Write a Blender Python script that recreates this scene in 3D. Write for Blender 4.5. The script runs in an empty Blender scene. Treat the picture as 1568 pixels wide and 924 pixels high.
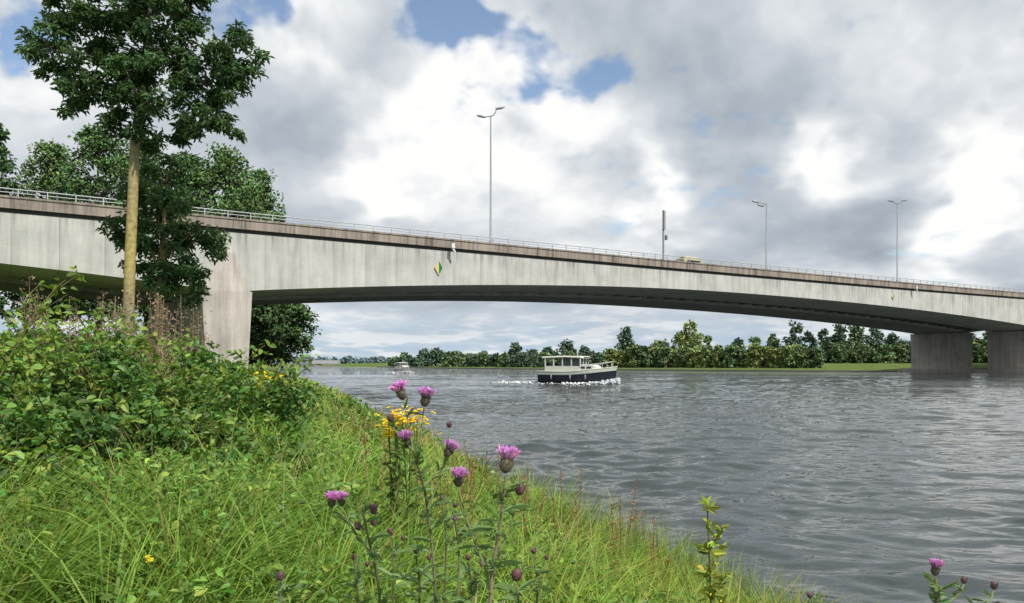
import bpy, math, numpy as np
from mathutils import Vector
rng=np.random.default_rng(7)
F=1220.0; ZC=2.2
sc=bpy.context.scene
sc.view_settings.view_transform='Standard'
sc.view_settings.look='None'
sc.view_settings.exposure=0
def at(u,v,Y): return np.array([(u-784)/F*Y,Y,ZC+(556-v)/F*Y])
def nrm(a): return a/np.maximum(np.linalg.norm(a,axis=-1,keepdims=True),1e-9)

# ---------------- materials ----------------
class NT:
    def __init__(s,nt): s.nt=nt; s.n=nt.nodes; s.l=nt.links
    def new(s,t,**k):
        n=s.n.new(t)
        for a,b in k.items(): setattr(n,a,b)
        return n
    def put(s,sock,v):
        if hasattr(v,'is_linked') or hasattr(v,'links'): s.l.new(v,sock)
        else: sock.default_value=v
    def m(s,op,a,b=0.0,c=0.0,clamp=False):
        n=s.new('ShaderNodeMath',operation=op,use_clamp=clamp)
        for i,x in enumerate((a,b,c)): s.put(n.inputs[i],x)
        return n.outputs[0]
    def vm(s,op,a,b=(0,0,0)):
        n=s.new('ShaderNodeVectorMath',operation=op)
        s.put(n.inputs[0],a); s.put(n.inputs[1],b)
        return n.outputs['Value'] if op in('DOT_PRODUCT','LENGTH') else n.outputs[0]
    def noise(s,vec,scale,detail=4,rough=.5,dist=0.0,col=False):
        n=s.new('ShaderNodeTexNoise')
        s.put(n.inputs['Vector'],vec)
        n.inputs['Scale'].default_value=scale; n.inputs['Detail'].default_value=detail
        n.inputs['Roughness'].default_value=rough; n.inputs['Distortion'].default_value=dist
        return n.outputs['Color'] if col else n.outputs[0]
    def mr(s,x,a,b,c=0.,d=1.,smooth=True):
        n=s.new('ShaderNodeMapRange',interpolation_type='SMOOTHSTEP' if smooth else 'LINEAR')
        s.put(n.inputs[0],x); n.inputs[1].default_value=a; n.inputs[2].default_value=b
        n.inputs[3].default_value=c; n.inputs[4].default_value=d
        return n.outputs[0]
    def ramp(s,x,stops):
        n=s.new('ShaderNodeValToRGB'); s.put(n.inputs[0],x); e=n.color_ramp.elements
        while len(e)<len(stops): e.new(.5)
        for el,(p,c) in zip(e,stops): el.position=p; el.color=(*c,1)
        return n.outputs[0]
    def mix(s,f,a,b,blend='MIX'):
        n=s.new('ShaderNodeMix',data_type='RGBA',blend_type=blend)
        s.put(n.inputs[0],f)
        for i,x in ((6,a),(7,b)):
            if isinstance(x,tuple) and len(x)==3: x=(*x,1)
            s.put(n.inputs[i],x)
        return n.outputs[2]
def newmat(name):
    m=bpy.data.materials.new(name); m.use_nodes=True
    t=NT(m.node_tree); b=t.n['Principled BSDF']; return m,t,b
def vcol_mat(name,rough=.6,transl=0.0,spec=.5,metal=0.0,noise=0.0,nscale=8):
    m,t,b=newmat(name)
    a=t.new('ShaderNodeAttribute',attribute_name='col')
    c=a.outputs['Color']
    if noise>0:
        g=t.new('ShaderNodeNewGeometry').outputs['Position']
        f=t.noise(g,nscale,5,.6)
        f=t.mr(f,.25,.75,1-noise,1+noise,False)
        c=t.vm('MULTIPLY',c,f)
    t.l.new(c,b.inputs['Base Color']); b.inputs['Roughness'].default_value=rough
    b.inputs['Specular IOR Level'].default_value=spec; b.inputs['Metallic'].default_value=metal
    if transl>0:
        tr=t.new('ShaderNodeBsdfTranslucent'); t.l.new(t.vm('MULTIPLY',c,(1.3,1.25,.7)),tr.inputs['Color'])
        mx=t.new('ShaderNodeMixShader'); mx.inputs[0].default_value=transl
        t.l.new(b.outputs[0],mx.inputs[1]); t.l.new(tr.outputs[0],mx.inputs[2])
        t.l.new(mx.outputs[0],t.n['Material Output'].inputs[0])
    return m
M_leaf=vcol_mat('leaf_foliage',.5,.3,.35)
M_far=vcol_mat('far_foliage',.7,0,.15)
M_grass=vcol_mat('grass_blades',.5,.38,.3)
M_bark=vcol_mat('bark',.9,0,.2,0,.45,14)
M_paint=vcol_mat('painted_parts',.35,0,.5,0,.08,3)
M_plant=vcol_mat('plant_parts',.6,.2,.3)
M_metal=vcol_mat('galvanised_metal',.5,0,.5,.3,.1,3)

# ---------------- mesh accumulator ----------------
class Acc:
    def __init__(s): s.V=[];s.Fc=[];s.C=[];s.n=0
    def add(s,V,Fq,C):
        V=np.asarray(V,float).reshape(-1,3); Fq=np.asarray(Fq,int).reshape(-1,4)
        C=np.asarray(C,float)
        if C.ndim==1: C=np.tile(C,(len(V),1))
        s.V.append(V); s.Fc.append(Fq+s.n); s.C.append(C); s.n+=len(V)
    def tube(s,pts,rad,col,sides=6,cap=True):
        pts=np.asarray(pts,float); n=len(pts)
        rad=np.broadcast_to(np.asarray(rad,float),(n,)).copy()
        if cap:
            pts=np.vstack([pts[:1],pts,pts[-1:]]); rad=np.r_[1e-4,rad,1e-4]; n+=2
        tg=np.gradient(pts[1:-1] if cap else pts,axis=0)
        if cap: tg=np.vstack([tg[:1],tg,tg[-1:]])
        tg=nrm(tg)
        ref=np.where(np.abs(tg[:,2:3])>.9,np.array([[1.,0,0]]),np.array([[0,0,1.]]))
        if (np.abs(tg[:,2])>.7).mean()>.3: ref=np.tile([[1.,0,0]],(n,1))
        a=nrm(np.cross(tg,ref)); b=np.cross(tg,a)
        th=np.arange(sides)/sides*2*math.pi
        V=pts[:,None]+rad[:,None,None]*(np.cos(th)[None,:,None]*a[:,None]+np.sin(th)[None,:,None]*b[:,None])
        col=np.asarray(col,float)
        if col.ndim==2:
            if cap: col=np.vstack([col[:1],col,col[-1:]])
            C=np.repeat(col,sides,0)
        else: C=col
        s.add(V,s.gridf(n,sides),C)
    def gridf(s,n,m,wrap=True):
        i=np.arange(n-1)[:,None]*m; j=np.arange(m if wrap else m-1)[None]
        k=(j+1)%m
        return np.stack([i+j,i+k,i+m+k,i+m+j],-1).reshape(-1,4)
    def loft(s,rings,col,wrap=True):
        rings=np.asarray(rings,float); n,m,_=rings.shape
        s.add(rings,s.gridf(n,m,wrap),col)
    def box(s,c,size,col,rz=0.,taper=1.0):
        c=np.array(c,float); h=np.array(size)/2
        P=np.array([[-1,-1,-1],[1,-1,-1],[1,1,-1],[-1,1,-1],[-1,-1,1],[1,-1,1],[1,1,1],[-1,1,1]],float)
        P[4:,:2]*=taper; P*=h
        cr,sr=math.cos(rz),math.sin(rz)
        P=np.stack([P[:,0]*cr-P[:,1]*sr,P[:,0]*sr+P[:,1]*cr,P[:,2]],1)+c
        s.add(P,[[3,2,1,0],[4,5,6,7],[0,1,5,4],[1,2,6,5],[2,3,7,6],[3,0,4,7]],col)
    def ell(s,c,r,col,nu=10,nv=6,axis=None):
        ph=np.linspace(.02,math.pi-.02,nv); th=np.arange(nu)/nu*2*math.pi
        V=np.stack([np.sin(ph)[:,None]*np.cos(th),np.sin(ph)[:,None]*np.sin(th),np.repeat(np.cos(ph)[:,None],nu,1)],-1)
        V=V*np.array(r)
        if axis is not None:
            w=nrm(np.array(axis,float)); a=nrm(np.cross(w,[.3,1,.1])); b=np.cross(w,a)
            V=V[...,0:1]*a+V[...,1:2]*b+V[...,2:3]*w
        s.loft(V+np.array(c),col)
    def leaves(s,P,size,col,width=.5,droop=.3,up=.5,D=None):
        n=len(P)
        if n==0: return
        size=np.broadcast_to(size,(n,))[:,None]
        if D is None:
            D=rng.normal(size=(n,3)); D[:,2]=D[:,2]*.6-droop
        D=nrm(D)
        N=rng.normal(size=(n,3))*.7; N[:,2]+=up
        S=nrm(np.cross(D,N)); N=np.cross(S,D)
        spec=[(0,0,0),(.3,.42,.10),(.68,.34,.06),(1,0,-.12),(.68,-.34,.06),(.3,-.42,.10)]
        V=np.stack([P+size*(D*a+S*b*width*1.2+N*c) for a,b,c in spec],1)
        base=np.arange(n)[:,None]*6
        Fq=np.stack([base+np.array([0,1,2,3]),base+np.array([0,3,4,5])],1)
        C=np.repeat(np.asarray(col)[:,None],6,1) if np.ndim(col)==2 else np.tile(col,(n,6,1))
        s.add(V,Fq,C.reshape(-1,3))
    def build(s,name,mat,parent=None,smooth=False,loc=None,rz=0):
        V=np.concatenate(s.V);Fq=np.concatenate(s.Fc);C=np.concatenate(s.C)
        me=bpy.data.meshes.new(name)
        me.vertices.add(len(V)); me.vertices.foreach_set('co',V.astype(np.float32).ravel())
        me.loops.add(Fq.size); me.loops.foreach_set('vertex_index',Fq.astype(np.int32).ravel())
        me.polygons.add(len(Fq)); me.polygons.foreach_set('loop_start',(np.arange(len(Fq))*4).astype(np.int32))
        me.update(calc_edges=True)
        me.polygons.foreach_set('use_smooth',np.full(len(Fq),smooth))
        a=me.attributes.new('col','FLOAT_COLOR','POINT')
        a.data.foreach_set('color',np.concatenate([C,np.ones((len(C),1))],1).astype(np.float32).ravel())
        me.materials.append(mat)
        o=bpy.data.objects.new(name,me); sc.collection.objects.link(o)
        if loc is not None: o.location=loc
        o.rotation_euler[2]=rz
        if parent: o.parent=parent
        return o
def empty(name,loc=(0,0,0),rz=0):
    o=bpy.data.objects.new(name,None); sc.collection.objects.link(o); o.location=loc; o.rotation_euler[2]=rz; return o

# ---------------- terrain ----------------
LY=[-80,-5,0,5,7,9,12.5,17.4,28.5,50,71.5,244,430,600,2500]
LX=[24,3.8,3.0,2.15,1.65,1.05,-.1,-1.5,-4.7,-11,-17.5,-72,-127,-158,-600]
RY=[-80,60,130,170,200,235,275,350,520,900,2500]
RX=[260,160,118,104,86,46,4,-40,-118,-330,-1300]
def XL(y): return np.interp(y,LY,LX)
def XR(y): return np.maximum(np.interp(y,RY,RX),XL(y)+2)
HLo=[-6,-3,-1,0,.6,1.5,4,8,30,3000]; HLz=[-1.8,-1.5,-.5,-.03,.25,.6,1.1,1.5,1.7,2.2]
HRo=[-6,-3,-1,0,1,8,20,60,3000]; HRz=[-1.8,-1.5,-.5,-.03,.3,.6,.9,2.0,3]
def wob(x,y,s=1.0):
    return (np.sin(x*1.3*s+y*.7*s)+np.sin(-x*.8*s+y*1.7*s+1.3)+np.sin(x*2.9*s-y*2.3*s+.4)*.5)/2.5
def gz(x,y):
    off=XL(y)-x
    return np.interp(off,HLo,HLz)+wob(x,y)*.06*np.clip(off,0,1)
ys=np.concatenate([np.linspace(-80,0,25)[:-1],np.linspace(0,20,90)[:-1],20*np.power(4000/20,np.linspace(0,1,180))])
offs=np.concatenate([np.array([3000,1500,800,400,200,120,70,45,30,22,17]),np.linspace(14,0,70),[-.5,-1,-2,-3,-6]])
rows=[]
for y in ys:
    xl=XL(y); xr=XR(y); w=xr-xl
    lo=np.where(offs<0,np.maximum(offs,-w*.4),offs)
    ll=np.stack([xl-lo,np.full(len(lo),y),np.interp(lo,HLo,HLz)+wob(xl-lo,y)*.06*np.clip(lo,0,1)],1)
    ro=np.array([-6,-3,-1,0,.5,1,3,8,14,20,30,45,70,120,250,600,1500,4000.])
    r2=np.where(ro<0,np.maximum(ro,-w*.4),ro)
    rr=np.stack([xr+r2,np.full(len(ro),y),np.interp(r2,HRo,HRz)],1)
    rows.append(np.vstack([ll,rr]))
A=Acc(); A.loft(rows,(.1,.15,.03),wrap=False)
mg,t,b=newmat('ground_turf')
g=t.new('ShaderNodeNewGeometry').outputs['Position']
n1=t.noise(g,.35,6,.6); n2=t.noise(g,6,5,.7)
c=t.ramp(n1,[(.3,(.07,.11,.022)),(.5,(.12,.18,.04)),(.7,(.17,.21,.06))])
c=t.mix(t.mr(n2,.45,.7),c,(.04,.05,.018))
t.l.new(c,b.inputs['Base Color']); b.inputs['Roughness'].default_value=.95; b.inputs['Specular IOR Level'].default_value=.1
bp=t.new('ShaderNodeBump'); bp.inputs['Distance'].default_value=.15; t.l.new(n2,bp.inputs['Height']); t.l.new(bp.outputs[0],b.inputs['Normal'])
A.build('ground',mg,smooth=True)

# ---------------- water: wave-displaced sheet ----------------
yw=np.concatenate([np.array([-80,-40,-15,-5,0,3.]),3.6*np.power(150/3.6,np.linspace(0,1,820)),150*np.power(4000/150,np.linspace(0.01,1,90))])
sx=np.concatenate([-np.geomspace(60,.62,14),np.linspace(-.6,.80,620),np.geomspace(.82,60,14)])
Yg=np.repeat(yw[:,None],len(sx),1); Xg=sx[None]*np.maximum(yw,5)[:,None]
dy=np.gradient(yw)[:,None]; dxs=np.gradient(sx)[None]*np.maximum(yw,5)[:,None]
Zg=np.zeros_like(Yg)
wr=np.random.default_rng(3)
patchv=1+.45*np.sin(Xg*.11+Yg*.05+1)*np.sin(Yg*.13-Xg*.04)+.3*np.sin(Xg*.31-Yg*.27)
for l0,l1,nw,slp,sp in ((.34,1.3,60,.115,.40),(1.3,3.2,22,.055,.4)):
  for i in range(nw):
    lam=l0*(l1/l0)**wr.random(); k=2*math.pi/lam; th=wr.normal()*sp+math.radians(6); ph=wr.random()*6.28
    kx,ky=k*math.sin(th),k*math.cos(th); sl=slp*math.sqrt(2/nw)*(.75+.5*wr.random())
    fade=np.clip(lam/(2.5*dy)-1,0,1)*np.clip(lam/(2.5*dxs)-1,0,1)
    s_=np.sin(kx*Xg+ky*Yg+ph+1.1*np.sin(.31*Xg*math.cos(ph)+.27*Yg+ph))
    Zg+=sl/k*fade*s_
Zg*=patchv
A=Acc(); A.loft(np.stack([Xg,Yg,Zg],-1),(0,0,0),wrap=False)
mw,t,b=newmat('river_water')
g=t.new('ShaderNodeNewGeometry').outputs['Position']
v1=t.vm('MULTIPLY',g,(.45,1.0,1)); 
big=t.noise(v1,.55,2,.5,.5); med=t.noise(t.vm('ADD',v1,(13,5,2)),1.9,3,.55,.4); fine=t.noise(v1,6,2,.5)
dist=t.vm('LENGTH',g); far=t.mr(dist,22,110,.08,1.0)
patch=t.mr(t.noise(t.vm('MULTIPLY',g,(.4,1,1)),.06,2,.5),.35,.65,.35,1.15)
h=t.m('ADD',t.m('MULTIPLY',t.m('ADD',t.m('MULTIPLY',big,.38),t.m('MULTIPLY',med,.21)),far),t.m('MULTIPLY',fine,.009))
h=t.m('MULTIPLY',t.m('ADD',h,t.m('MULTIPLY',med,.03)),patch)
bp=t.new('ShaderNodeBump'); bp.inputs['Distance'].default_value=1.0; bp.inputs['Strength'].default_value=1.0
t.l.new(h,bp.inputs['Height']); t.l.new(bp.outputs[0],b.inputs['Normal'])
b.inputs['Base Color'].default_value=(.034,.044,.043,1); b.inputs['Roughness'].default_value=.02; b.inputs['IOR'].default_value=1.42
A.build('river_water',mw,smooth=True)

# ---------------- world sky ----------------
sun_dir=nrm(np.array([.50,-.62,.92]))
el=math.asin(sun_dir[2]); az=math.atan2(sun_dir[0],sun_dir[1])
w=bpy.data.worlds.new('World'); sc.world=w; w.use_nodes=True
try:
    w.cycles.sampling_method='MANUAL'; w.cycles.sample_map_resolution=512
except Exception: pass
t=NT(w.node_tree); t.n.clear()
out=t.new('ShaderNodeOutputWorld')
sky=t.new('ShaderNodeTexSky',sky_type='NISHITA'); sky.sun_disc=False; sky.sun_elevation=el; sky.sun_rotation=az
sky.air_density=1.0; sky.dust_density=.6
bs=t.new('ShaderNodeBackground'); bs.inputs[1].default_value=.15; t.l.new(sky.outputs[0],bs.inputs[0])
d0=t.vm('NORMALIZE',t.new('ShaderNodeTexCoord').outputs['Generated'])
sep=t.new('ShaderNodeSeparateXYZ'); t.l.new(d0,sep.inputs[0])
z=t.m('MAXIMUM',sep.outputs[2],0.0)
zz=t.m('DIVIDE',t.m('MULTIPLY',z,1.35),t.m('ADD',z,.30))
cb=t.new('ShaderNodeCombineXYZ'); t.l.new(sep.outputs[0],cb.inputs[0]); t.l.new(sep.outputs[1],cb.inputs[1]); t.l.new(zz,cb.inputs[2])
p=cb.outputs[0]
warpn=t.noise(p,6,3,.6,col=True)
wv=t.vm('MULTIPLY',t.vm('SUBTRACT',warpn,(.5,.5,.5)),(.17,.17,.17))
dw=t.vm('ADD',d0,wv)
def blob(u,v,r):
    c=nrm(np.array([(u-784)/F,1,(556-v)/F]))
    dist=t.vm('LENGTH',t.vm('SUBTRACT',dw,tuple(c)))
    return t.mr(dist,0,r/F*1.15,1,0)
def field(lst,base=0.0):
    acc=base
    for (u,v,r,wt) in lst: acc=t.m('ADD',acc,t.m('MULTIPLY',blob(u,v,r),wt))
    return acc
B=field([(570,280,80,.55),(610,300,60,.2),(820,205,110,.34),(740,130,140,.34),(1250,212,80,.50),(1500,305,130,.55),(1430,385,80,.25),(450,50,130,.26),(1010,315,85,.42),(640,200,120,.30),(700,270,90,.15),
         (60,170,130,.18),(440,210,110,-.20),(1120,100,220,-.10),(1330,345,95,-.36),(1545,420,60,-.22),(1450,180,170,.12),(1190,310,80,-.12),(920,260,110,.12)],.535)
q=t.vm('ADD',p,t.vm('MULTIPLY',wv,(.25,.25,.25)))
F1=t.noise(q,3.1,5,.54)
F2=t.noise(t.vm('ADD',q,(.012,-.0,.05)),3.1,5,.54)
E=t.m('SUBTRACT',F1,F2)
V1=t.noise(q,8.5,3.5,.52); V2=t.noise(t.vm('ADD',q,(.008,0,.026)),8.5,3.5,.52)
E2=t.m('SUBTRACT',V1,V2)
F3=t.noise(t.vm('MULTIPLY',q,(1,1,1.6)),12,3.5,.58)
puff=t.mr(B,.55,.95,.06,1.0)
L=t.m('ADD',B,t.m('MULTIPLY',t.m('SUBTRACT',F1,.5),.72))
L=t.m('ADD',L,t.m('MULTIPLY',E,1.2)); L=t.m('ADD',L,t.m('MULTIPLY',t.m('MULTIPLY',E2,puff),1.7))
L=t.m('ADD',L,t.m('MULTIPLY',t.m('SUBTRACT',F3,.5),.28))
cc=t.ramp(L,[(0.1,(.34,.395,.46)),(.32,(.45,.50,.56)),(.5,(.585,.63,.68)),(.64,(.73,.765,.80)),(.76,(.89,.91,.925)),(.88,(1.0,1.0,.99))])
haze=t.mr(z,.0,.10,.85,0)
lowc=t.ramp(t.m('ADD',t.m('MULTIPLY',F3,.75),t.m('MULTIPLY',F1,.25)),[(.40,(.40,.56,.73)),(.49,(.52,.63,.73)),(.55,(.82,.86,.89))])
cc=t.mix(haze,cc,lowc)
H=field([(690,45,80,1.05),(750,85,62,.75),(820,108,60,.65),(890,130,55,.6),(620,80,40,.4),(380,-15,85,1.0),(420,-5,50,.5),(20,-10,80,.8),(10,80,70,.45),(40,50,50,.4),(330,50,50,.4)],0.0)
Hm=t.m('ADD',H,t.m('ADD',t.m('MULTIPLY',t.m('SUBTRACT',F1,.5),-.8),t.m('MULTIPLY',t.m('SUBTRACT',F3,.5),-2.6)))
Hm=t.mr(Hm,.30,.90,0,.95)
bc=t.new('ShaderNodeBackground'); bc.inputs[1].default_value=1.0; t.l.new(cc,bc.inputs[0])
mx=t.new('ShaderNodeMixShader'); t.l.new(Hm,mx.inputs[0]); t.l.new(bc.outputs[0],mx.inputs[1]); t.l.new(bs.outputs[0],mx.inputs[2])
t.l.new(mx.outputs[0],out.inputs[0])
sd=bpy.data.lights.new('sun','SUN'); sd.energy=4.8; sd.angle=math.radians(1.0); sd.color=(1,.955,.885)
so=bpy.data.objects.new('sun',sd); sc.collection.objects.link(so)
so.rotation_euler=Vector(sun_dir).to_track_quat('Z','Y').to_euler()

# ---------------- bridge ----------------
BR=(-25.5,71.5,0); RZ=math.atan2(.549,.836); WD=28.0
bridge=empty('concrete_road_bridge',BR,RZ)
def ztop(t_): return 15.2+.000022*np.maximum(t_-40,0)**2*1.6
def zbot(t_):
    t_=np.asarray(t_,float)
    return np.where(t_<0,11.4-2.8*(np.clip(60+t_,0,60)/60)**2,
      np.where(t_<66,11.75-3.15*((t_-66)/66)**2,
      np.where(t_<160,11.75-3.0*((t_-66)/94)**2, 11.4-2.65*(np.clip(220-t_,0,60)/60)**2)))
def concrete(name,base,joint=3.3,dark=.75,stain=.5):
    m,t,b=newmat(name)
    p=t.new('ShaderNodeTexCoord').outputs['Object']
    s=t.new('ShaderNodeSeparateXYZ'); t.l.new(p,s.inputs[0])
    n1=t.noise(p,.35,6,.6); n2=t.noise(t.vm('MULTIPLY',p,(1.6,1.6,.12)),1.0,6,.65); n3=t.noise(p,9,5,.7)
    f=t.m('ADD',t.m('MULTIPLY',t.mr(n1,.3,.7,-.16,.14,False),1.0),t.mr(n2,.3,.7,-.19*stain*2,.10,False))
    f=t.m('ADD',f,t.mr(n3,.3,.7,-.07,.07,False))
    if joint:
        q=t.m('DIVIDE',s.outputs[0],joint); fr=t.m('FRACT',q); fl=t.m('FLOOR',q)
        wn=t.new('ShaderNodeTexWhiteNoise',noise_dimensions='1D'); t.l.new(fl,wn.inputs['W'])
        f=t.m('ADD',f,t.m('MULTIPLY',t.m('SUBTRACT',wn.outputs[0],.5),.10))
        line=t.m('LESS_THAN',fr,.018); f=t.m('SUBTRACT',f,t.m('MULTIPLY',line,.22))
        st=t.m('MULTIPLY',t.mr(fr,.02,.22,.16,0),t.mr(n2,.4,.6)); f=t.m('SUBTRACT',f,st)
        qz=t.m('FRACT',t.m('MULTIPLY',s.outputs[2],2.0)); f=t.m('SUBTRACT',f,t.m('MULTIPLY',t.m('LESS_THAN',qz,.05),.045))
        dr=t.noise(t.vm('MULTIPLY',p,(1.3,1.3,.03)),1.6,4,.7); tp=t.mr(s.outputs[2],11.6,14.6,0,1)
        f=t.m('SUBTRACT',f,t.m('MULTIPLY',t.m('MULTIPLY',t.mr(dr,.50,.64),tp),.36))
    f=t.m('ADD',f,1.0)
    c=t.vm('MULTIPLY',tuple(base),f)
    tint=t.mix(t.mr(n2,.58,.78),(1.,1.,1.),(.95,.89,.79)); c=t.vm('MULTIPLY',c,tint)
    t.l.new(c,b.inputs['Base Color']); b.inputs['Roughness'].default_value=.9; b.inputs['Specular IOR Level'].default_value=.2
    bp=t.new('ShaderNodeBump'); bp.inputs['Distance'].default_value=.02; t.l.new(n3,bp.inputs['Height']); t.l.new(bp.outputs[0],b.inputs['Normal'])
    return m
M_conc=concrete('concrete_girder',(.47,.47,.44)); M_cope=concrete('weathered_coping',(.32,.275,.235),1.1,stain=1.0)
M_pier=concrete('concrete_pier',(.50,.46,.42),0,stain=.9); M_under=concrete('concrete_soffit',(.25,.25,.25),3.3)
M_road=concrete('asphalt_deck',(.06,.06,.06),0)
T=np.arange(-140,300.1,2.0)
def sweep(w0,w1,zlo,zhi,name,mat):
    A=Acc(); A.loft([[(a,w0,zlo(a)),(a,w1,zlo(a)),(a,w1,zhi(a)),(a,w0,zhi(a))] for a in T],(1,1,1)); return A.build(name,mat,bridge)
sweep(0,11.3,zbot,lambda a:ztop(a)-1.25,'near_box_girder',M_conc)
sweep(16.7,WD,zbot,lambda a:ztop(a)-1.25,'far_box_girder',M_conc)
sweep(-.02,WD+.02,lambda a:ztop(a)-1.25,lambda a:ztop(a)-.8,'deck_slab',M_road)
sweep(-.28,.12,lambda a:ztop(a)-.92,lambda a:ztop(a)-.12,'near_parapet',M_cope)
sweep(-.36,.20,lambda a:ztop(a)-.12,lambda a:ztop(a)+.04,'near_parapet_cap',M_cope)
sweep(WD-.1,WD+.3,lambda a:ztop(a)-.92,lambda a:ztop(a),'far_parapet',M_cope)
A=Acc()
for a in np.arange(-100,260,3.4):
    zb=float(zbot(a)); zt=float(ztop(a))-1.3
    A.box((a,14,(zb+.35+zt)/2),(.8,5.6,zt-zb-.35),(1,1,1))
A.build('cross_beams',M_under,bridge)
A=Acc(); gc=(.42,.44,.45)
for a in np.arange(-100,260,2.0): 
    A.box((a,-.05,float(ztop(a))+.32),(.07,.07,.62),gc)
    A.box((a,WD-.2,float(ztop(a))+.32),(.07,.07,.62),gc)
for hz,rr in ((.62,.05),(.34,.035)):
    for ww in (-.05,WD-.2):
        A.tube([(a,ww,float(ztop(a))+hz) for a in T],rr,gc,5)
A.build('railing',M_metal,bridge)
def pier(t0,w0,w1,zt,peak,name,zbase=.2,hwb=1.75,hwt=2.2,prj=1.0):
    A=Acc(); R=[]
    for z_,hw,pj in ((zbase-2,hwb,prj),(zbase,hwb,prj),(zt-.02,hwt,prj)):
        R.append([(t0-hw,w1,z_),(t0-hw,w0+.25,z_),(t0-hw*.12,w0-pj,z_),(t0+hw*.12,w0-pj,z_),(t0+hw,w0+.25,z_),(t0+hw,w1,z_)])
    A.loft(R,(1,1,1))
    if peak:
        z_=zt-.02
        R=[[(t0-hwt,w0+.25,z_),(t0-hwt*.12,w0-prj,z_),(t0+hwt*.12,w0-prj,z_),(t0+hwt,w0+.25,z_)],
           [(t0-.75,w0+.05,z_+3.1),(t0-.3,w0-.34,z_+3.5),(t0+.3,w0-.34,z_+3.5),(t0+.75,w0+.05,z_+3.1)],
           [(t0-.35,w0+.05,z_+4.1),(t0-.2,w0-.05,z_+4.1),(t0+.2,w0-.05,z_+4.1),(t0+.35,w0+.05,z_+4.1)]]
        A.loft(R,(1,1,1))
    return A.build(name,M_pier,bridge)
pier(0,-.1,11.5,8.62,True,'left_bank_pier',prj=.75)
pier(0,16.4,WD+.2,8.62,False,'left_bank_rear_pier',prj=.3)
pier(160,-.1,11.6,8.77,True,'right_bank_pier',-.5)
pier(160,16.4,WD+.3,8.77,False,'right_bank_rear_pier',-.5,prj=.3)
A=Acc(); A.box((160,14,.3),(7,33,1.0),(1,1,1)); A.build('pier_footing',M_pier,bridge)

A=Acc()
def diamond(A,tt,zz,s):
    y=-.14
    for sg,c1 in ((-1,(.60,.50,.12)),(1,(.0,.16,.07))):
        A.add([(tt,y,zz-s),(tt+sg*s*.62,y,zz),(tt,y,zz+s),(tt,y,zz)],[[0,1,2,3]],c1)
    A.tube([(tt,y+.03,zz-s),(tt+s*.62,y+.03,zz),(tt,y+.03,zz+s),(tt-s*.62,y+.03,zz),(tt,y+.03,zz-s)],.04,(.5,.5,.45),5)
    A.box((tt,-.06,zz),(.1,.12,s*1.2),(.4,.4,.4))
diamond(A,21.3,12.1,.75)
A.build('navigation_sign_board',M_paint,empty('diamond_navigation_sign',BR,RZ))
A=Acc(); diamond(A,104,12.9,.55); A.build('navigation_sign_board',M_paint,empty('diamond_navigation_sign',BR,RZ))
for tt in (22.6,109.5):
    e=empty('bridge_navigation_light',BR,RZ); A=Acc(); zt=float(ztop(tt))
    A.tube([(tt,-.2,zt-.9),(tt,-.75,zt-.95)],.05,(.5,.5,.5)); A.box((tt,-.75,zt-.75),(.4,.35,.5),(.6,.6,.58),taper=.8)
    A.tube([(tt,-.75,zt-1.0),(tt+.25,-.8,zt-1.5)],[.14,.12],(.6,.6,.58),8); A.build('lamp_housing',M_paint,e)

def lamp(tt,ww,top,arms,name='street_lamp'):
    e=empty(name,BR,RZ); zb=float(ztop(tt))-.8; A=Acc()
    A.tube([(tt,ww,zb),(tt,ww,zb+1.2),(tt,ww,zb+1.25),(tt,ww,top-.9)],[.17,.17,.13,.07],(.22,.24,.25),8)
    for dx,dy,hh in arms:
        P=[(tt,ww,top-1.0)]+[(tt+dx*math.sin(s_*1.4),ww+dy*math.sin(s_*1.4),top-1.0+hh*(1-math.cos(s_*1.45))+hh*.25*s_) for s_ in np.linspace(.15,1,6)]
        A.tube(P,.055,(.22,.24,.25),6)
        q=np.array(P[-1]); dn=nrm(np.array([dx,dy,.15]))
        A.tube([q-dn*.1,q+dn*.15,q+dn*.6,q+dn*.95],[.07,.14,.15,.06],(.3,.31,.32),8)
    A.build('pole_and_heads',M_metal,e,smooth=True)
lamp(28.2,.75,30.3,[(.55,-.3,.75),(-.5,.4,-.05)])
lamp(74.1,.75,25.7,[(-1.2,.5,.2),(-.5,.2,-.3)])
lamp(106.6,.75,29.3,[(.9,-.3,.5),(-.9,.3,.3)])
e=empty('signal_mast',BR,RZ); A=Acc(); zb=14.4
A.tube([(54.1,.7,zb),(54.1,.7,21.7)],.12,(.25,.27,.28),8); A.box((54.1,.55,20.4),(.28,.22,2.4),(.3,.31,.32)); A.box((54.4,.5,18.2),(.25,.25,.6),(.2,.2,.2))
A.build('mast',M_metal,e)
e=empty('delivery_van',BR,RZ); A=Acc(); yc=(.42,.38,.20); dz=-.42
A.loft([[(x,yy,zz2+dz) for yy,zz2 in ((2.2,14.85),(2.2,15.8),(2.35,zt_),(3.85,zt_),(4.0,15.8),(4.0,14.85))] for x,zt_ in ((59.4,15.85),(59.45,16.55),(60,16.75),(62.2,16.75),(63.0,16.3),(63.6,15.85),(64.3,15.83))],yc)
A.box((61,3.1,16.85+dz),(2.4,.9,.14),(.5,.5,.45))
A.box((61.2,2.22,16.2+dz),(2.4,.05,.4),(.03,.03,.04))
for x in (60.3,63.3):
    for yy in (2.25,3.95): A.tube([(x,yy-.1,14.75),(x,yy+.1,14.75)],.34,(.02,.02,.02),12)
A.build('body',M_paint,e)

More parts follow.
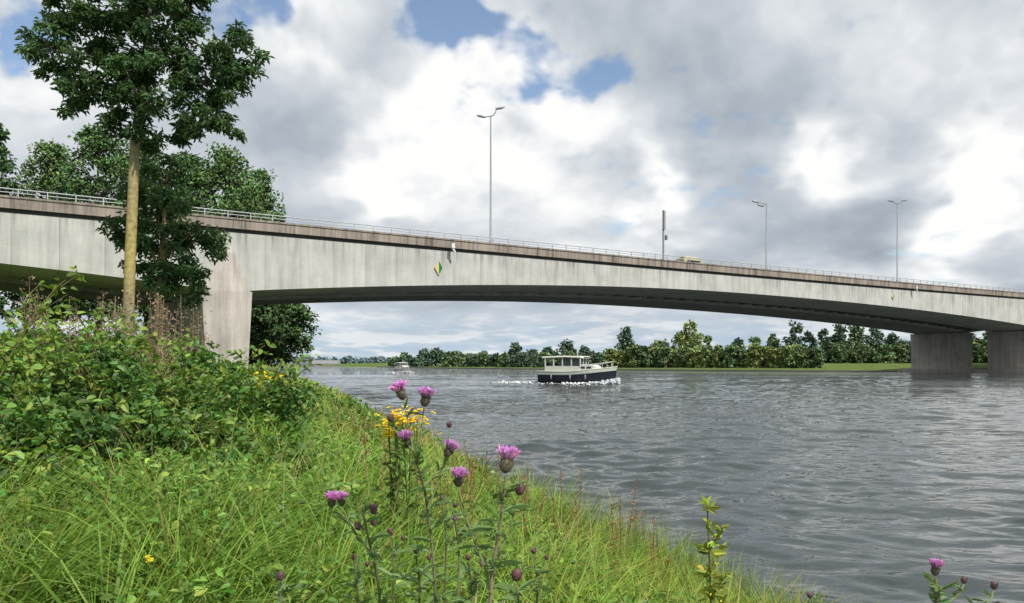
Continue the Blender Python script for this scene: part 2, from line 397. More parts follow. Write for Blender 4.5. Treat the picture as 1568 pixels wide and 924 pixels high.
# ---------------- trees ----------------
def leafcol(base,n,var=.25,k=None):
    f=np.clip(1+rng.normal(size=(n,1))*var,.45,1.7); c=np.asarray(base)*f
    c[:,0]*=np.clip(1+rng.normal(size=n)*.15,.6,1.5); return c
def make_tree(name,trunk,trad,cl,leaf,n,base,barkcol,width=.42,limbr=.02,flat=.7,limbs=.25,droop=.4,crown0=.4,mat=None):
    e=empty(name)
    A=Acc(); trunk=np.array(trunk,float)
    bc=np.tile(barkcol,(len(trunk),1)) if np.ndim(barkcol)==1 else np.array(barkcol)
    A.tube(trunk,trad,bc,10)
    z0=trunk[0,2]; H=trunk[-1,2]-z0
    main=[]
    for c,r in cl:
        if rng.random()<limbs:
            hd=np.hypot(c[0]-trunk[0,0],c[1]-trunk[0,1])
            zt=c[2]-hd*rng.uniform(.35,.9)
            if zt<z0+H*crown0: continue
            zt=min(zt,trunk[-1,2])
            s0=np.array([np.interp(zt,trunk[:,2],trunk[:,i]) for i in range(3)])
            mid=(s0+c)/2+rng.normal(size=3)*.08*np.linalg.norm(c-s0); mid[2]+=.10*np.linalg.norm(c-s0)
            k=np.linspace(0,1,7)[:,None]; P=(1-k)**2*s0+2*k*(1-k)*mid+k*k*np.array(c)
            A.tube(P,np.linspace(limbr,limbr*.25,7)*(1+np.linalg.norm(c-s0)*.12),barkcol if np.ndim(barkcol)==1 else barkcol[-1],5,cap=False)
            main.append(P)
    if main:
        M=np.concatenate([p_[2:] for p_ in main])
        for c,r in cl:
            j=np.argmin(np.linalg.norm(M-c,axis=1)); d=np.linalg.norm(M[j]-c)
            if .05<d<3.5*r+1.0*leaf: A.tube([M[j],(M[j]+c)/2+rng.normal(size=3)*.05*d,c],[limbr*.3,limbr*.22,limbr*.12],barkcol if np.ndim(barkcol)==1 else barkcol[-1],4,cap=False)
    A.build('trunk_and_limbs',M_bark,e,smooth=True)
    A=Acc()
    for c,r in cl:
        m=int(n*rng.uniform(.7,1.3)); o=rng.normal(size=(m,3)); o=nrm(o)*(rng.random((m,1))**.45)*r; o[:,2]*=flat
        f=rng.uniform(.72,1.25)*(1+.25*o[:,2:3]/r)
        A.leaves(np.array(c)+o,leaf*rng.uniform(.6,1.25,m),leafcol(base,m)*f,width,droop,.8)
    A.build('leaves',mat or M_leaf,e)
    return e
def lobes(lst,Y,dens,rc,depth=1.0,sub=13.):
    cl=[]
    for u,v,r in lst:
        c=at(u,v,Y); R=r/F*Y
        for _ in range(max(2,int((r/sub)**2*dens))):
            o=nrm(rng.normal(size=3))*rng.random()**.4*R; o[1]*=1.5*depth
            cl.append((c+o,rc*rng.uniform(.7,1.3)))
    return cl
Y1=14.
yel=(.38,.31,.11); gr=(.20,.18,.13)
tr=[at(196,640,Y1),at(196,560,Y1),at(197,480,Y1),at(199,400,Y1),at(203,310,Y1),at(206,230,Y1),at(214,150,Y1),at(225,60,Y1),at(235,-40,Y1),at(240,-110,Y1)]
trc=[gr,gr,(.24,.21,.13),yel,(.33,.27,.12),(.27,.24,.13),gr,gr,gr,gr]
L1=[(105,60,50),(85,105,36),(125,145,42),(170,60,55),(200,0,68),(250,-60,90),(150,-40,66),(262,40,50),(235,110,55),(295,115,50),(335,140,46),(368,90,42),(395,100,26),(310,180,36),(235,185,44),(265,165,40),(195,150,46),(350,190,24),(185,205,24),(225,215,26),(285,-10,40),(100,10,36),(60,60,18),(385,62,22),(355,100,34),(150,110,44),(210,80,50),(100,150,22)]
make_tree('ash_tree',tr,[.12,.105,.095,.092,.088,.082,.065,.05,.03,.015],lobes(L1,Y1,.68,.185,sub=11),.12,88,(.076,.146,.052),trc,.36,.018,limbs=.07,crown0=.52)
Y2=16.
tr2=[at(243,640,Y2),at(243,560,Y2),at(244,480,Y2),at(246,420,Y2),at(252,340,Y2),at(256,260,Y2)]
L2=[(250,290,46),(220,335,45),(280,335,45),(198,365,32),(300,368,38),(250,380,50),(222,415,32),(282,420,36),(327,362,22),(182,358,22),(262,255,24),(255,440,22),(300,445,18)]
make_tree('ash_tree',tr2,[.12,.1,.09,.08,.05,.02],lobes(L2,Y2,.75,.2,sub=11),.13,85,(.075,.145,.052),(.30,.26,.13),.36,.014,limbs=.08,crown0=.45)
def bigtree(name,u,Y,topv,wpx,botv=560,base=(.05,.085,.03),leaf=.55,ncl=150,n=60,limbs=.3,zb=1.7):
    base=np.array(base)*2.1
    b0=at(u,botv,Y); top=at(u,topv,Y)[2]; R=wpx/F*Y/2; zlo=b0[2] if botv<550 else zb+(top-zb)*.22
    cl=[]
    for _ in range(ncl):
        s=rng.random(); zz2=zlo+(top-zlo)*s
        rr=R*(math.sin(math.pi*min(1,(s*.86+.13)))**.6)*math.sqrt(rng.random())*rng.uniform(.85,1.12); a=rng.random()*6.28
        cl.append((np.array([b0[0]+rr*math.cos(a),Y+rr*math.sin(a),zz2]),R*rng.uniform(.18,.34)))
    H=top-zb
    return make_tree(name,[(b0[0],Y,zb-.5),(b0[0]+.1,Y,zb+H*.3),(b0[0],Y,zb+H*.6),(b0[0],Y,zb+H*.9)],[H*.018,H*.014,H*.009,H*.002],cl,leaf,n,base,(.09,.08,.06),.6,H*.004,.75,limbs=limbs,mat=M_far,crown0=.25)
bigtree('poplar_tree',345,122,232,140,base=(.058,.098,.032),ncl=210)
bigtree('poplar_tree',400,130,268,105,base=(.048,.085,.03))
bigtree('poplar_tree',150,112,198,130,base=(.045,.08,.026),ncl=210)
bigtree('poplar_tree',80,117,228,130,base=(.058,.095,.032),ncl=200)
bigtree('poplar_tree',-10,108,190,90,base=(.035,.065,.025),ncl=170)
bigtree('poplar_tree',225,122,215,130,base=(.045,.085,.027),ncl=190)
bigtree('poplar_tree',290,122,240,110,base=(.045,.08,.027),ncl=170)
bigtree('willow_tree',432,122,455,105,botv=545,base=(.040,.07,.025),ncl=130,n=70)
bigtree('willow_tree',405,116,440,70,botv=555,base=(.035,.06,.022),ncl=90,n=70)

A=Acc()
def mass(A,c,r,n,leaf,base,flat=1.0,shell=.5,width=.6,droop=.2):
    o=nrm(rng.normal(size=(n,3)))*(shell+(1-shell)*rng.random((n,1)))*np.array(r); o[:,2]=np.where(o[:,2]<-.3*r[2],-o[:,2]*.5,o[:,2])
    P=np.array(c)+o
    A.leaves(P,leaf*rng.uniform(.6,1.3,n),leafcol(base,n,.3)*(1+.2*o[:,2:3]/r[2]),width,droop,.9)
for i in range(46):
    Yh=rng.uniform(92,128); u=rng.uniform(-120,400); c=at(u,556,Yh); r=rng.uniform(2.2,4.5)
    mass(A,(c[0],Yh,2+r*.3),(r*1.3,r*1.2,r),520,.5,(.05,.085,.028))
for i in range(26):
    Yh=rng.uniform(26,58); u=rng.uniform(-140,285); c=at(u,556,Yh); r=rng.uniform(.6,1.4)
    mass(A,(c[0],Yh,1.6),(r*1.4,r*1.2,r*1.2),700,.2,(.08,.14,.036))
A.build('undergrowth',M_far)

# ---------------- distant trees (one mass) ----------------
A=Acc(); Bk=Acc()
def dtree(u,Y,topv,wpx,base,zb=1.0,conic=.5,leaf=None,nc=None):
    x=(u-784)/F*Y; top=ZC+(556-topv)/F*Y; R=wpx/F*Y/2; h=top-zb
    leaf=leaf or Y*.0030; nc=nc or int(16+wpx*.9)
    Bk.tube([(x,Y,zb-1),(x,Y,zb+h*.7)],[h*.03,h*.01],(.07,.06,.05),5)
    for _ in range(nc):
        s=rng.random(); rr=R*(max(.15,math.sin(math.pi*(s*.62+.36)))**conic)*math.sqrt(rng.random()); a=rng.random()*6.28
        c=np.array([x+rr*math.cos(a),Y+rr*math.sin(a),zb+h*(.0+.93*s)]); m=42; r=R*rng.uniform(.22,.42)
        o=nrm(rng.normal(size=(m,3)))*rng.random((m,1))**.4*r
        A.leaves(c+o,leaf*rng.uniform(.6,1.3,m),leafcol(base,m)*rng.uniform(.72,1.28),.8,.1,.9)
dk=np.array([.10,.155,.10]); md=np.array([.15,.22,.10]); lt=np.array([.24,.30,.10])
def shoreY(u,extra):
    k=(u-784)/F; yv=np.linspace(120,600,2000); return yv[np.argmax(XR(yv)<=k*yv)]+extra
for u in np.arange(935,1252,7): dtree(u+rng.uniform(-3,3),min(shoreY(u,12),330)+rng.uniform(-2,4),532+rng.uniform(-4,5)+(7 if u<960 else 0),rng.uniform(18,28),(lt if rng.random()<.65 else md)*rng.uniform(.7,1.0),conic=.3,zb=.6)
for u,tv,wp,cl_ in ((955,501,34,dk),(1010,522,36,md),(1058,492,42,lt*1.05),(1040,508,24,lt),(1085,514,24,md),(1130,518,22,dk),(1156,516,22,md),(1185,510,24,md),(1218,490,32,dk),(1240,507,24,dk),(1262,502,24,dk),(1285,494,32,dk*.9),(1310,494,32,md*.8),(1338,498,36,dk),(1365,509,32,dk),(1388,518,28,dk)):
    dtree(u,300+rng.uniform(-10,12),tv,wp,cl_)
for u in np.arange(1255,1410,10): dtree(u,290+rng.uniform(-5,20),526+rng.uniform(-5,9),30,md*rng.uniform(.6,1.1),zb=1.5)
for u in np.arange(1420,1700,14): dtree(u,290+rng.uniform(-5,20),512+rng.uniform(-8,8),38,md*rng.uniform(.6,1.1),zb=2)
for u in np.arange(606,940,6): 
    Yd=min(shoreY(u,12),520); dtree(u+rng.uniform(-3,3),Yd+rng.uniform(0,30),545+rng.uniform(-6,4)+(4 if u<660 else 0),rng.uniform(14,26),(md if rng.random()<.5 else dk)*rng.uniform(.8,1.3),zb=.6)
for u,tv,wp in ((650,535,22),(668,534,22),(790,526,24),(815,537,26),(840,532,22),(868,521,34),(895,530,24),(740,538,22),(700,539,22)):
    dtree(u,min(shoreY(u,25),500),tv,wp,dk*1.1)
hz=np.array([.15,.21,.22])  # distance haze put into the leaf colour of the farthest tree row
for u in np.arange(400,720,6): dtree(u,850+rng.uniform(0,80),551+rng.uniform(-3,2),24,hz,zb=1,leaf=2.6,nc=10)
for u in np.arange(-300,420,12): dtree(u,600+rng.uniform(0,80),535+rng.uniform(-5,4),30,dk,zb=1,leaf=1.9,nc=12)
for u in np.arange(1400,2300,14): dtree(u,420+rng.uniform(0,80),530+rng.uniform(-7,6),34,dk,zb=2,leaf=1.4,nc=16)
dt=empty('distant_trees'); A.build('foliage',M_far,dt); Bk.build('trunks',M_bark,dt)
e=empty('waterside_warehouse'); A=Acc(); c=at(508,556,600)
A.box((c[0],560,3.6),(30,14,4.4),(.20,.24,.28)); A.box((c[0],560,6.05),(32,15,.5),(.13,.15,.18))
for i in range(8): A.box((c[0]-12.5+i*3.5,552.9,3.6),(2.3,.16,1.8),(.04,.05,.07))
A.box((c[0]+25,562,2.8),(18,9,2.4),(.35,.36,.37))
A.box((c[0]+2,561,.6),(64,20,1.6),(.22,.22,.2)); A.build('walls_and_roof',M_paint,e); e.location=(-19,-6,0)
A=Acc(); P=list(np.arange(100,420,4))
A.loft([[(XR(y)-.5,y,-.3),(XR(y)-.35,y,.22+.08*rng.random()),(XR(y)+.4,y,.30+.1*rng.random()),(XR(y)+.6,y,-.1)] for y in P],(.11,.10,.08),wrap=False)
A.build('shore_stone_edging',M_bark)

# ---------------- boats ----------------
def boat(name,loc,rz,L=7.6,s=1.0,hull=(.010,.014,.024),band=(.50,.53,.46),foam=1.0):
    e=empty(name,loc,rz); e.scale=(s,s,s)
    xs=np.linspace(-L/2,L/2,15)
    def beam(x):
        k=(x+L/2)/L; return 1.28*min(1,(1-max(0,(k-.55)/.45)**2.2))*(.86+.14*min(1,k*4))+.02
    def sheer(x): k=(x+L/2)/L; return 1.15+.62*max(0,k-.35)**1.6*1.7+.08*(1-k)
    A=Acc()
    for sg in (-1,1):
        rk=lambda x: max(0,(x+L/2)/L-.8)*1.6
        A.loft([[(x-.2*rk(x),0,-.4),(x+rk(x)*0,sg*beam(x)*.72,-.15),(x+rk(x)*.35,sg*beam(x)*.93,.25),(x+rk(x)*.8,sg*beam(x)*.99,sheer(x)-.33)] for x in xs],hull,wrap=False)
        A.loft([[(x+rk(x)*.8,sg*(beam(x)*.99+.04),sheer(x)-.34),(x+rk(x)*.8,sg*(beam(x)+.05),sheer(x)-.29)] for x in xs],(.75,.75,.7),wrap=False)
        A.loft([[(x+rk(x)*.8,sg*(beam(x)+.0),sheer(x)-.29),(x+rk(x),sg*(beam(x)*1.01),sheer(x))] for x in xs],band,wrap=False)
        A.tube([(x+rk(x),sg*beam(x)*1.01,sheer(x)) for x in xs],.04,(.7,.7,.66),6)
    A.loft([[(x+max(0,(x+L/2)/L-.8)*1.6,-beam(x),sheer(x)-.06),(x+max(0,(x+L/2)/L-.8)*1.6,beam(x),sheer(x)-.06)] for x in xs],(.5,.48,.40),wrap=False)
    A.loft([[(-L/2,-beam(xs[0])*.95,z_),(-L/2,beam(xs[0])*.95,z_)] for z_ in (-.3,1.15)],hull,wrap=False)
    A.build('hull',M_paint,e)
    A=Acc(); wh=(.62,.63,.56)
    A.loft([[(x,-w_,z0),(x,-w_*.9,z1),(x,w_*.9,z1),(x,w_,z0)] for x,w_,z0,z1 in ((.6,.95,.9,1.9),(1.9,.85,1.0,1.85),(2.4,.7,1.1,1.45))],wh)
    A.box((-1.2,0,1.3),(3.7,2.05,.85),wh)
    A.loft([[(x,-w_,z_),(x,w_,z_),(x,w_*.96,z_+.12),(x,-w_*.96,z_+.12)] for x,w_,z_ in ((-3.4,.95,2.46),(-3.3,1.08,2.54),(-1,1.14,2.62),(.75,1.1,2.56),(1.05,.92,2.48))],(.70,.69,.60))
    for x in (-3.0,-2.1,-1.15,-.2,.72):
        for sg in (-1,1): A.box((x,sg*1.0,2.1),(.11,.07,.96),wh)
    for yy in (-.35,.35): A.box((.75,yy,2.1),(.07,.09,.94),wh)
    A.build('cabin',M_paint,e)
    A=Acc(); gl=(.03,.045,.05)
    for sg in (-1,1):
        A.box((-.43,sg*.97,2.1),(2.2,.03,.78),gl)
        for x in (.95,1.55): A.box((x,sg*.885,1.6),(.42,.06,.2),gl)
        A.tube([(x,sg*.9*beam(x),sheer(x)+.5) for x in np.linspace(1.2,L/2-.1,7)],.022,(.7,.7,.7),5)
        for x in np.linspace(1.3,L/2-.2,4): A.tube([(x,sg*beam(x)*.9,sheer(x)-.05),(x,sg*beam(x)*.9,sheer(x)+.5)],.02,(.7,.7,.7),5)
    A.box((.74,0,2.1),(.03,1.85,.72),gl)
    A.build('windows_and_rails',M_paint,e)
    A=Acc()
    A.tube([(0,0,2.65),(0,0,3.35)],.025,(.7,.7,.7),5); A.box((0,0,3.1),(.12,.5,.05),(.7,.7,.7))
    for x in (-2.2,-.2,1.4):
        for sg in (-1,1): A.tube([(x,sg*1.36,.45),(x,sg*1.38,.6),(x,sg*1.38,.8),(x,sg*1.36,.92)],[.04,.08,.08,.04],(.25,.25,.3),8)
    A.tube([(-2.9,.3,1.3),(-2.9,.3,1.95)],[.2,.17],(.1,.13,.25),8); A.ell((-2.9,.3,2.12),(.11,.11,.14),(.45,.28,.2))
    A.build('mast_fenders_helmsman',M_paint,e)
    A=Acc(); n=int(1000*foam)
    for sg in (-1,1):
        k=rng.random(n)**1.5; P=np.stack([L/2*1.10-k*L*.6,sg*(.25+np.minimum(k*3,1)*1.35+k*1.2+rng.normal(size=n)*.10*(.3+k)),np.full(n,.05)+rng.random(n)*.50*(1-k)**3],1)
        A.leaves(P,.26*rng.uniform(.4,1,n),(.90,.92,.93),.9,0,3)
        k=rng.random(360)**.8; P=np.stack([L/2-k*L*1.4,sg*(1.4+k*1.5+rng.normal(size=360)*.05),np.full(360,.06)],1); A.leaves(P,.18*rng.uniform(.4,1,360),(.75,.78,.80),.9,0,3)
    k=rng.random(420); P=np.stack([-L/2-k*5,rng.normal(size=420)*(.4+k*.6),np.full(420,.07)],1); A.leaves(P,.24*rng.uniform(.3,1,420),(.8,.83,.85),.9,0,3)
    A.build('bow_wave_foam',M_paint,e)
    return e
boat('cabin_cruiser',(6.9,84,0),math.radians(-28),s=1.08)
boat('cabin_cruiser',(-24.4,178,0),math.radians(-62),s=.85,hull=(.4,.4,.38),band=(.7,.7,.66),foam=.6)

# ---------------- grass ----------------
def grass_pts(dens,y0,y1,n,xr=(-.85,.62)):
    yy=np.linspace(y0,y1,4000); pdf=dens(yy)*(xr[1]-xr[0])*yy; tot=float(pdf.sum()*(yy[1]-yy[0]))
    N=int(tot) if n is None else n
    cdf=np.cumsum(pdf); cdf/=cdf[-1]
    Y=np.interp(rng.random(N),cdf,yy); X=rng.uniform(xr[0],xr[1],N)*Y
    k=X<XL(Y)-.02; return X[k],Y[k]
def blades(A,X,Y,h,w,col,lean,leandir,tipc=(1.5,1.35,1.2),curl=.35):
    n=len(X); P=np.stack([X,Y,gz(X,Y)-.03],1)
    S=rng.uniform(0,6.28,n); Sd=np.stack([np.cos(S),np.sin(S),np.zeros(n)],1)
    Ld=np.stack([np.cos(leandir),np.sin(leandir),np.zeros(n)],1)
    V=[];C=[]
    for k,wk in ((0,1.),(.4,.9),(.75,.6),(1.,.06)):
        out_=(lean*(k**2)*h)[:,None]*Ld; up=np.zeros((n,3)); up[:,2]=h*(k-curl*lean*k**2.5)
        c=P+out_+up
        V+= [c-Sd*(w*wk/2)[:,None],c+Sd*(w*wk/2)[:,None]]
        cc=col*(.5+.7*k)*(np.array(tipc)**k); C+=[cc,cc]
    V=np.stack(V,1); C=np.stack(C,1); b=np.arange(n)[:,None]*8
    Fq=np.stack([b+np.array([0,1,3,2]),b+np.array([2,3,5,4]),b+np.array([4,5,7,6])],1)
    A.add(V,Fq,C.reshape(-1,3))
A=Acc()
X,Y=grass_pts(lambda y:np.minimum(1700,40000/y**2),1.55,80,None)
cs=.28*np.maximum(1,Y/8)
cx=(np.floor(X/cs)+.5)*cs+np.sin(np.floor(X/cs)*12.9+np.floor(Y/cs)*78.2)*cs*.35; cy=(np.floor(Y/cs)+.5)*cs+np.cos(np.floor(X/cs)*39.3+np.floor(Y/cs)*11.1)*cs*.35
X=X+(cx-X)*.35; Y=Y+(cy-Y)*.35
ld=np.arctan2(Y-cy,X-cx)+rng.normal(size=len(X))*.6
tuft=np.sin(cx*37.1+cy*17.7)
h=rng.uniform(.22,.55,len(X))*(1+.35*tuft)*(1+.4*wob(X,Y,.9)); off=XL(Y)-X
h*=np.where(Y>12,.85,1)*np.where(off<1.2,1.12,1)
wd=rng.uniform(.005,.010,len(X))*np.maximum(1,Y/4.2)
base=np.array([.14,.228,.036])*(1+.34*wob(X*.5,Y*.5,1.1)[:,None])*(1+.30*tuft[:,None])*np.clip(1+rng.normal(size=(len(X),1))*.24,.5,1.6)
dry=rng.random(len(X))<.08; base[dry]=np.array([.34,.29,.13])*rng.uniform(.6,1.1,(dry.sum(),1))
base[:,0]*=np.clip(1+.45*wob(X+9,Y,.35)+rng.normal(size=len(X))*.15,.5,1.7)
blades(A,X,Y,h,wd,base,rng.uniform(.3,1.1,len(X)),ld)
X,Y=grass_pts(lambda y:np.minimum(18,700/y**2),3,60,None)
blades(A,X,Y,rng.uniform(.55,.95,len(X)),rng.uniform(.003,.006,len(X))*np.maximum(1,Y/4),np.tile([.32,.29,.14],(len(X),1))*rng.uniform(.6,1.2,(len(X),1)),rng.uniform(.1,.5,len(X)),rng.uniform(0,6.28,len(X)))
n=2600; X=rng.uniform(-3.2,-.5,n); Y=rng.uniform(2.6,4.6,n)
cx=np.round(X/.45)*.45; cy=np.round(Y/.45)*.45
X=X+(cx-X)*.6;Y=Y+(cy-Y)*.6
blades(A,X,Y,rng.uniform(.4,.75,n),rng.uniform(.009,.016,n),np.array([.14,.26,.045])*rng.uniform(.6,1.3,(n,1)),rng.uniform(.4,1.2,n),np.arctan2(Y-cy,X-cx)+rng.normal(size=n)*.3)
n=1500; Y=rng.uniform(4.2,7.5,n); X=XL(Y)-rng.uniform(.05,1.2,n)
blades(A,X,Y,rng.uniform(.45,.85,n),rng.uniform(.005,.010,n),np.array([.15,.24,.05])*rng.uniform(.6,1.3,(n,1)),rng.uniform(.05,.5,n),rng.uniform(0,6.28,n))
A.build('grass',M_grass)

A=Acc()
X,Y=grass_pts(lambda y:np.minimum(330,12500/y**2),2.6,45,None)
pt=wob(X,Y,.8)+.5*wob(X+4,Y-3,2.1)+.18*np.clip((XL(Y)-X-2)/3,-.5,1); k=pt>.0; X=X[k];Y=Y[k]; pt=pt[k]
hmax=.30+.28*np.clip(pt,0,1)
tone=np.where(rng.random(len(X))<.3,1.5,1.0)
for j in range(7):
    q_=(j+1)/7*rng.uniform(.8,1.1,len(X)); hh=hmax*q_; P=np.stack([X+rng.normal(size=len(X))*.05,Y+rng.normal(size=len(X))*.05,gz(X,Y)+hh],1)
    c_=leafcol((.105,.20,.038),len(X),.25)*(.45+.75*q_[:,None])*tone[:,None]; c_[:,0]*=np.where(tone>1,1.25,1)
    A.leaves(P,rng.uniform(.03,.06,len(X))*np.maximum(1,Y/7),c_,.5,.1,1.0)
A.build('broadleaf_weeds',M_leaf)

e=empty('bramble_bush'); A=Acc(); St=Acc()
mounds=[(-4.3,6.2,2.68,1.0),(-3.7,6.6,2.42,.9),(-3.2,6.6,2.28,.8),(-2.9,7.2,2.22,.8),(-2.55,7.8,2.05,.7),(-3.7,5.3,2.1,.85),(-3.1,5.6,1.9,.75),(-2.7,6.2,1.8,.7),(-4.6,5.3,2.3,1.1),(-5.6,6.6,2.9,1.2),(-4.9,8.2,2.5,1.2),(-3.6,8.6,2.25,1.1),(-3.0,4.7,1.65,.6),(-2.4,6.7,1.65,.6),(-5.6,9.6,2.6,1.4),(-3.8,10.6,2.1,1.2),(-2.3,5.4,1.45,.5),(-2.0,6.3,1.4,.5),(-2.6,4.4,1.5,.45)]
for x,y,top,r in mounds:
    zb=float(gz(x,y)); hh=(top-zb)
    for k in range(int(22*r*r)+8):
        o=nrm(rng.normal(size=3)); o[2]=abs(o[2]); q=rng.uniform(.55,1.0)
        c=np.array([x+o[0]*r*q,y+o[1]*r*q,zb+.1+o[2]*hh*q*.95]); m=105
        oo=nrm(rng.normal(size=(m,3)))*rng.random((m,1))**.5*.19
        bc_=np.array([.085,.185,.038]) if rng.random()<.68 else np.array([.17,.28,.05])
        A.leaves(c+oo,rng.uniform(.04,.085,m),leafcol(bc_,m,.28)*rng.uniform(.55,1.25),.62,.25,1.0)
    for k in range(14):
        a=rng.random()*6.28; p0=np.array([x,y,zb]); p2=np.array([x+math.cos(a)*r*.8,y+math.sin(a)*r*.8,zb+hh*rng.uniform(.85,1.28)]); mid=(p0+p2)/2+[0,0,hh*.4]
        kk=np.linspace(0,1,7)[:,None]; P=(1-kk)**2*p0+2*kk*(1-kk)*mid+kk*kk*p2
        St.tube(P,np.linspace(.008,.003,7),(.14,.13,.05),5)
        A.leaves(np.repeat(P[3:],5,0)+rng.normal(size=(20,3))*.03,rng.uniform(.045,.085,20),leafcol((.18,.29,.05),20),.6,.1,1)
A.build('leaves',M_leaf,e); St.build('stems',M_bark,e)
A=Acc()
for i in range(60):
    x=rng.uniform(-5.3,-3.7); y=rng.uniform(8.4,10.4); z0=float(gz(x,y)); h_=rng.uniform(1.2,1.8)
    ln=rng.normal(size=2)*.12; P=np.array([(x+ln[0]*k,y+ln[1]*k,z0+h_*k) for k in np.linspace(0,1,6)])
    A.tube(P,np.linspace(.007,.003,6),(.26,.19,.12),5)
    m=80; k=rng.uniform(.45,1,m); Q=np.stack([x+ln[0]*k,y+ln[1]*k,z0+h_*k],1)+rng.normal(size=(m,3))*.035
    A.leaves(Q,rng.uniform(.02,.045,m),leafcol((.27,.20,.13),m),.5,-.5,.5)
A.build('dry_dock_stalks',M_plant)

# ---------------- thistles ----------------
def stem(A,pts,r0,r1,col):
    pts=np.array(pts); k=np.linspace(0,len(pts)-1,len(pts)*4); P=np.stack([np.interp(k,np.arange(len(pts)),pts[:,i]) for i in range(3)],1)
    for _ in range(3): P[1:-1]=(P[:-2]+P[1:-1]*2+P[2:])/4
    A.tube(P,np.linspace(r0,r1,len(P)),col,6); return P
def head(A,c,ax,s,bright=1.0,openn=True):
    ax=nrm(np.array(ax,float)); c=np.array(c); s=s*.88
    A.ell(c,(s*.30,s*.30,s*.42),(.14,.13,.08) if openn else (.19,.09,.11),12,8,ax)
    a=nrm(np.cross(ax,[.2,1,.3])); b=np.cross(ax,a)
    n=80; th=rng.uniform(0,6.28,n); k=rng.uniform(-.8,.8,n); rad=s*.30*np.sqrt(1-k*k*.9)
    rd=np.cos(th)[:,None]*a+np.sin(th)[:,None]*b
    A.leaves(c+rd*rad[:,None]+ax*(k*s*.42)[:,None],s*.18,leafcol((.19,.13,.11),n),.3,0,0,D=rd*.4+ax)
    if openn:
        n=220; th=rng.uniform(0,6.28,n); q=np.sqrt(rng.random(n)); rd=np.cos(th)[:,None]*a+np.sin(th)[:,None]*b
        P=c+ax*s*.26+rd*(q*s*.18)[:,None]
        A.leaves(P,s*rng.uniform(.5,.78,n),leafcol(np.array([.70,.37,.74])*bright,n,.2),.09,0,0,D=ax*1.0+rd*(q*.85)[:,None]+rng.normal(size=(n,3))*.12)
def spiny(A,p,d,s,col):
    m=9; k=np.linspace(0,1,m); d=nrm(np.array(d,float))
    P=np.array(p)+d*(k*s)[:,None]+np.array([0,0,-1])*(k**2*s*.25)[:,None]
    side=nrm(np.cross(d,[0,0,1]))
    for sg in (-1,1):
        D=np.tile(d*.6+side*sg*.9,(m,1))+rng.normal(size=(m,3))*.15
        A.leaves(P,s*.30*(1-.6*k),leafcol(col,m,.15),.35,0,1,D=D)
    A.leaves(P[:1],s,np.array([col]),.12,0,1,D=d[None])
def thistle(Y,root,main,branches,heads,sc_=1.0,scol=(.15,.15,.075)):
    A=Acc()
    pm=[at(u,v,Y+rng.uniform(-.03,.03)) for u,v in main]; g0=pm[0].copy(); g0[2]=gz(g0[0],g0[1])-.02
    P=stem(A,[g0]+pm,.0042*sc_,.0022*sc_,scol)
    for br in branches: 
        Q=stem(A,[at(u,v,Y+.02*i) for i,(u,v) in enumerate(br)],.0024*sc_,.0014*sc_,(.19,.24,.10))
        for q in Q[2:-2:2]: spiny(A,q,rng.normal(size=3)*[1,1,.4]+[0,0,.6],.03*sc_,(.18,.27,.10))
    for q in P[3:-2:1]:
        if rng.random()<.95: spiny(A,q,rng.normal(size=3)*[1,1,.3]+[0,0,.5],rng.uniform(.035,.08)*sc_,(.17,.27,.095))
    for u,v,s,br,op in heads:
        ax=np.array([rng.normal()*.25,rng.normal()*.25-.15,1]); head(A,at(u,v,Y),ax,s/F*Y,br,op)
    A.build('thistle_plant',M_plant)
thistle(1.7,None,[(668,905),(660,820),(650,745),(632,690)],
 [[(632,690),(600,655),(598,643)],[(632,690),(624,640),(616,610)],[(640,712),(646,650),(650,620)],[(650,745),(680,715),(686,698)],[(655,780),(686,700),(688,655)],[(632,690),(625,685),(622,680)]],
 [(615,604,26,1.1,True),(651,614,26,1.0,True),(598,640,18,.8,False),(622,677,22,.9,True),(686,693,24,1.0,True),(688,651,14,.7,False)])
thistle(1.45,None,[(748,915),(758,850),(768,780),(774,728)],[[(758,865),(780,810),(793,765)],[(750,890),(712,790),(703,748)]],
 [(775,712,36,1.15,True),(796,750,26,.6,False),(702,737,26,.95,True)],1.0,(.26,.19,.15))
thistle(1.9,None,[(585,915),(570,850),(560,805),(555,780)],[[(570,850),(530,800),(512,778)],[(570,850),(540,810),(524,778)],[(560,810),(548,812)]],
 [(508,770,22,1.0,True),(523,769,20,1.0,True),(548,806,18,.8,False),(572,780,22,.6,False),(572,800,16,.7,False)])
thistle(1.6,None,[(800,960),(795,920),(791,895)],[],[(791,881,28,.6,False)])
thistle(2.0,None,[(430,960),(430,920),(430,890)],[],[(430,883,20,.8,False)])
thistle(1.5,None,[(1440,1000),(1436,920),(1433,885)],[[(1440,930),(1470,910),(1476,895)],[(1440,950),(1515,925),(1521,905)]],[(1432,874,22,1.0,True),(1476,889,15,.8,False),(1522,897,18,.9,False)])
thistle(1.7,None,[(1240,1000),(1240,950),(1240,920)],[],[(1240,912,14,.8,False)])
for u,v,Yt in ((700,800,1.9),(640,850,1.8),(600,820,2.2),(720,860,1.7),(820,850,2.4),(545,860,2.0),(680,770,2.4)):
    thistle(Yt,None,[(u,940),(u+4,v+50),(u-3,v)],[[(u,v+40),(u+16,v+10)]],[(u-3,v-6,14,.7,False),(u+17,v+4,12,.7,False)])

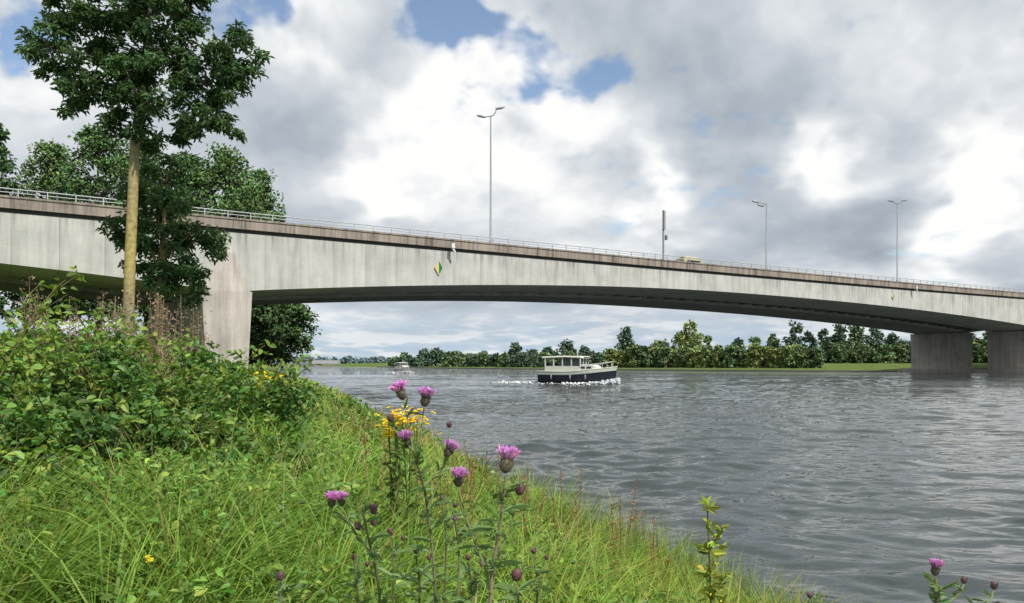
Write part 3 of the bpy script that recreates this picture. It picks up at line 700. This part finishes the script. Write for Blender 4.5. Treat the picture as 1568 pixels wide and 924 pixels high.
def ragwort(cx,cy,Y,wpx,hpx,nf,n_stems=8):
    A=Acc(); 
    for i in range(n_stems):
        u=cx+rng.uniform(-.4,.4)*wpx; a=at(u,cy,Y+rng.uniform(-.1,.1)); g0=a.copy(); g0[0]+=rng.normal()*.05; g0[2]=gz(g0[0],g0[1])-.02
        P=stem(A,[g0,(g0+a)/2+[.02,0,0],a],.004*Y/4,.003*Y/4,(.12,.16,.04))
        m=24; q=P[rng.integers(3,len(P)-2,m)]; A.leaves(q,.05*Y/4,leafcol((.11,.18,.04),m),.35,.1,.6)
    for i in range(nf):
        c=at(cx+rng.normal()*.3*wpx,cy+rng.normal()*.3*hpx,Y+rng.uniform(-.12,.12)); m=11; th=np.arange(m)/m*6.28
        tilt=rng.normal(size=3)*.3; D=np.stack([np.cos(th),np.sin(th),np.full(m,.1)],1)+tilt*np.cos(th)[:,None]
        A.leaves(np.tile(c,(m,1)),.017*Y/4,leafcol((.88,.70,.03),m,.1),.6,0,2,D=D); A.ell(c,np.array((.003,.003,.003))*Y/4,(.6,.38,.02),8,5)
    A.build('ragwort_plant',M_plant)
ragwort(618,643,4.2,60,24,120); ragwort(600,662,4.3,30,16,24,3); ragwort(372,585,14,60,10,80,8); ragwort(350,592,17,80,8,60,8)
ragwort(228,858,3.0,14,10,8,3); ragwort(405,578,20,50,8,40,6)

A=Acc(); Yp=3.2
top=at(1083,775,Yp); g0=at(1090,900,Yp); g0[2]=gz(g0[0],g0[1])-.02
P=stem(A,[g0,(g0+top)/2+[.01,0,0],top],.006,.003,(.20,.22,.06))
q=np.repeat(P,10,0); m=len(q); A.leaves(q+rng.normal(size=(m,3))*.008,rng.uniform(.04,.075,m),leafcol((.30,.36,.06),m,.2),.34,-.5,.6)
for i in range(5):
    a=P[-3-i]; b=a+np.array([rng.uniform(-.1,.1),rng.uniform(-.08,.08),.1]); Q=stem(A,[a,b],.003,.002,(.14,.15,.04)); A.leaves(np.repeat(Q,4,0),.035,leafcol((.32,.36,.06),len(Q)*4),.38,-.3,.6)
A.build('willowherb_plant',M_plant)
A=Acc()
for i in range(44):
    u=rng.uniform(560,1010); Yk=rng.uniform(4.4,7.5); a=at(u,0,Yk); x=a[0]; 
    if x>XL(Yk)-.2: x=XL(Yk)-.3
    z0=float(gz(x,Yk)); h_=rng.uniform(.5,.9); ln=rng.normal(size=2)*.1
    P=np.array([(x+ln[0]*k,Yk+ln[1]*k,z0+h_*k) for k in np.linspace(0,1,6)]); A.tube(P,np.linspace(.004,.002,6),(.22,.11,.05),5)
    m=50; k=rng.uniform(.55,1,m); A.leaves(np.stack([x+ln[0]*k,Yk+ln[1]*k,z0+h_*k],1)+rng.normal(size=(m,3))*.012,rng.uniform(.012,.025,m),leafcol((.30,.17,.07),m),.5,-.5,.5)
A.build('sorrel_stalks',M_plant)

# ---------------- camera ----------------
cd=bpy.data.cameras.new('camera'); cam=bpy.data.objects.new('camera',cd); sc.collection.objects.link(cam)
cd.sensor_width=36; cd.lens=F/1568*36; cd.shift_y=(556-462)/1568; cd.clip_start=.05; cd.clip_end=9000
cam.location=(0,0,ZC); cam.rotation_euler=(math.radians(90),0,0)
sc.camera=cam
